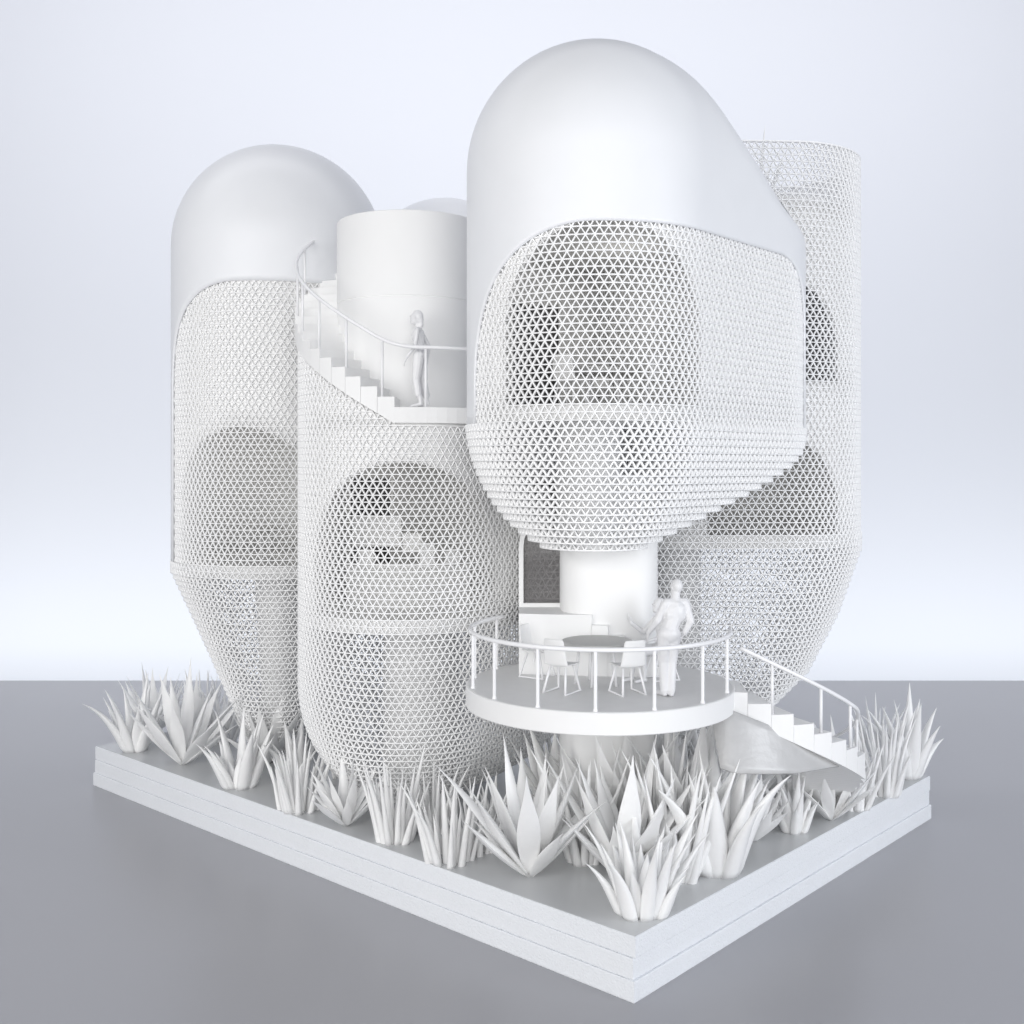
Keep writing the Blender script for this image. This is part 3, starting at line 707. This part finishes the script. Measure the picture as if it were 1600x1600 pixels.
def plant(kind, px, py, hpx, spread, nl, label, seed, z=GZ, Y=None, names=None, group='plants set out on the base board'):
    if Y is None: x, y, z = ground(px, py, z)
    else: x, y = (px - 800) / F_ * Y, Y
    Hh = hpx * y / F_; r = random.Random(seed); nm = {'A': 'broad_leaf_plant', 'B': 'agave_plant', 'C': 'spiky_plant'}[kind]
    t = thing(nm, label, 'plant', (x, y, z), r.uniform(0, 6.28), group)
    nl = round(nl * (1.3 if kind != 'B' else 1.05))
    for i in range(nl):
        f = i / nl; az = i * 2.39996 + r.uniform(-.25, .25); q = math.sqrt((i + .5) / nl)
        if kind == 'A':
            L = Hh * r.uniform(.62, 1.1) * (1.06 - .15 * q); rad = spread * .30 * q; tl = R(2 + 23 * q + r.uniform(-4, 4)); bd_ = R(r.uniform(10, 46)) * q; wd = Hh * r.uniform(.070, .102)
            if r.random() < .2: L *= .62; wd *= .95
        elif kind == 'B':
            L = Hh * r.uniform(.85, 1.2); rad = spread * .10 * q; tl = R(4 + 44 * q + r.uniform(-5, 6)); bd_ = R(r.uniform(-6, 16)); wd = Hh * r.uniform(.066, .094)
            if q > .8: L *= r.uniform(.65, 1.0)
        else:
            L = Hh * r.uniform(.5, 1.08); rad = spread * .42 * q; tl = R(2 + 15 * q + r.uniform(-6, 6)); bd_ = R(r.uniform(-4, 34)) * q; wd = Hh * r.uniform(.035, .052)
        base = (math.cos(az) * rad, math.sin(az) * rad, -.02 if kind != 'B' else .0)
        v, fc = leaf_mesh(kind, L, wd, tl, bd_, az, base, r.uniform(-.5, .5) if kind != 'C' else 0)
        v = [(a, b, max(c, 0.)) for a, b, c in v]
        obj('leaf', v, fc, M_plant, t, True, None, 75)
    return t
PL = [
 ('A', 212, 1172, 118, 1.0, 14, 'broad leaved plant nearest the left corner of the base board'),
 ('B', 286, 1194, 140, .6, 15, 'agave like plant second from the left corner along the front edge'),
 ('A', 374, 1228, 125, 1.3, 13, 'squat plant with thick round stems, third from the left corner'),
 ('C', 468, 1264, 120, 1.2, 24, 'dense tuft of thin spikes in front of the gap between the two left towers'),
 ('B', 541, 1290, 112, .45, 15, 'small open agave in front of the left side of the stair tower foot'),
 ('C', 617, 1311, 138, 1.1, 20, 'upright spiky tuft in front of the middle of the stair tower foot'),
 ('C', 702, 1343, 142, 1.3, 20, 'spiky plant with arching outer blades, just left of the big front agave'),
 ('B', 828, 1368, 195, .7, 19, 'big agave with wide lance leaves on the front edge left of the near corner'),
 ('A', 1003, 1424, 160, 1.6, 20, 'largest broad leaved plant standing right at the near corner of the base board'),
 ('A', 1120, 1360, 215, 1.5, 17, 'tall broad bladed plant on the right edge just behind the near corner plant'),
 ('B', 1177, 1314, 112, .5, 14, 'agave with outstretched leaves, third plant along the right edge from the near corner'),
 ('A', 1240, 1298, 110, .9, 13, 'small upright broad leaved plant in front of the foot of the ground stair'),
 ('B', 1298, 1281, 112, .45, 15, 'small star shaped agave on the right edge in front of the ground stair'),
 ('C', 1337, 1262, 112, .8, 16, 'tuft of spikes just right of the star shaped agave'),
 ('C', 1381, 1240, 135, 1.0, 20, 'tall spiky tuft second from the right corner of the base board'),
 ('A', 1419, 1214, 135, .8, 11, 'tall bladed plant nearest the right corner of the base board'),
 ('B', 305, 1160, 105, .6, 14, 'shaded agave behind the second plant from the left corner'),
 ('C', 318, 1128, 78, 1.0, 14, 'thin spiky tuft at the far left, behind the other left corner plants'),
 ('B', 418, 1192, 115, .6, 16, 'agave leaning right at the foot of the far left tower'),
 ('C', 486, 1165, 75, 1.0, 18, 'shaded tuft in the gap between the two left towers'),
 ('A', 770, 1283, 75, .8, 10, 'short shaded broad leaved plant behind the big front agave'),
 ('B', 872, 1275, 140, .6, 16, 'agave behind the big front agave, below the left part of the terrace'),
 ('B', 975, 1310, 205, .7, 20, 'tall wide agave directly below the middle of the terrace'),
 ('C', 912, 1345, 175, .8, 16, 'thin spiky tuft between the big agave and the near corner plant'),
 ('C', 1035, 1335, 195, 1.0, 20, 'slender spiky tuft between the near corner plant and the column foot'),
 ('A', 1062, 1288, 150, .8, 12, 'broad leaved plant in the shade below the right part of the terrace'),
 ('B', 1150, 1275, 150, .6, 16, 'agave standing below the curved resin underside of the ground stair'),
 ('C', 676, 1296, 110, 1.0, 18, 'spiky tuft touching the foot of the stair tower'),
 ('C', 880, 1225, 95, 1.2, 18, 'deep shaded spiky tuft under the terrace beside the column'),
 ('C', 1370, 1178, 90, .9, 16, 'slender tuft behind the foot of the ground stair, near the right corner'),
 ('B', 1205, 1262, 90, .5, 13, 'small agave behind the small upright broad leaved plant'),
 ('C', 545, 1212, 75, 1.2, 16, 'small spiky tuft under the left side of the stair tower'),
 ('B', 932, 1262, 150, .6, 15, 'shaded agave under the terrace just left of the column foot'),
 ('B', 1008, 1268, 165, .6, 15, 'shaded agave under the terrace just right of the column foot'),
 ('B', 1092, 1262, 150, .6, 15, 'shaded agave between the column and the grey resin sheet'),
 ('C', 1128, 1300, 130, .9, 16, 'slender tuft behind the tall bladed plant of the right edge'),
 ('C', 1262, 1262, 125, .9, 16, 'slender tuft below the middle of the ground stair'),
 ('A', 1312, 1240, 112, .8, 11, 'broad leaved plant below the lower end of the ground stair'),
 ('C', 745, 1330, 120, .9, 16, 'thin tuft directly left of the big front agave'),
 ('A', 352, 1158, 95, .9, 12, 'broad leaved plant in front of the narrow foot of the far left tower'),
 ('A', 462, 1215, 100, .8, 12, 'broad leaved plant in the gap before the stair tower foot'),
 ('B', 240, 1146, 100, .5, 14, 'shaded agave close behind the plant nearest the left corner'),
 ('B', 975, 1372, 200, .9, 18, 'tall agave close behind the left side of the near corner plant'),
 ('C', 1058, 1372, 195, .9, 18, 'tall thin tuft close behind the right side of the near corner plant'),
 ('B', 1082, 1325, 200, .6, 15, 'agave between the tall bladed plant and the column foot'),
 ('B', 1112, 1250, 120, .6, 15, 'shaded agave directly under the left end of the resin sheet'),
 ('B', 1232, 1246, 95, .5, 13, 'small shaded agave beneath the middle of the resin sheet'),
 ('A', 262, 1132, 75, .9, 10, 'smaller broad leaved plant behind the left corner plant'),
]
for i, (k, x, y, h, sp, nl, lb) in enumerate(PL): plant(k, x, y, h, sp * (1 if k != 'B' else 1), nl, lb, 100 + i * 7)
for i, (px, Y, h, lb) in enumerate(((1150, 31.2, 80, 'roof garden spikes at the left inside the open rim of the right tower'), (1180, 30.4, 122, 'roof garden plant whose tip pokes above the rim of the right tower'),
                        (1245, 30.5, 55, 'low roof garden tuft in the middle of the open rim, right tower'), (1300, 31.3, 50, 'low roof garden tuft at the right end of the open rim, right tower'))):
    plant('C', px, 0, h, .7, 7, lb, 500 + i, 17.155, Y, group='plants in the roof garden')
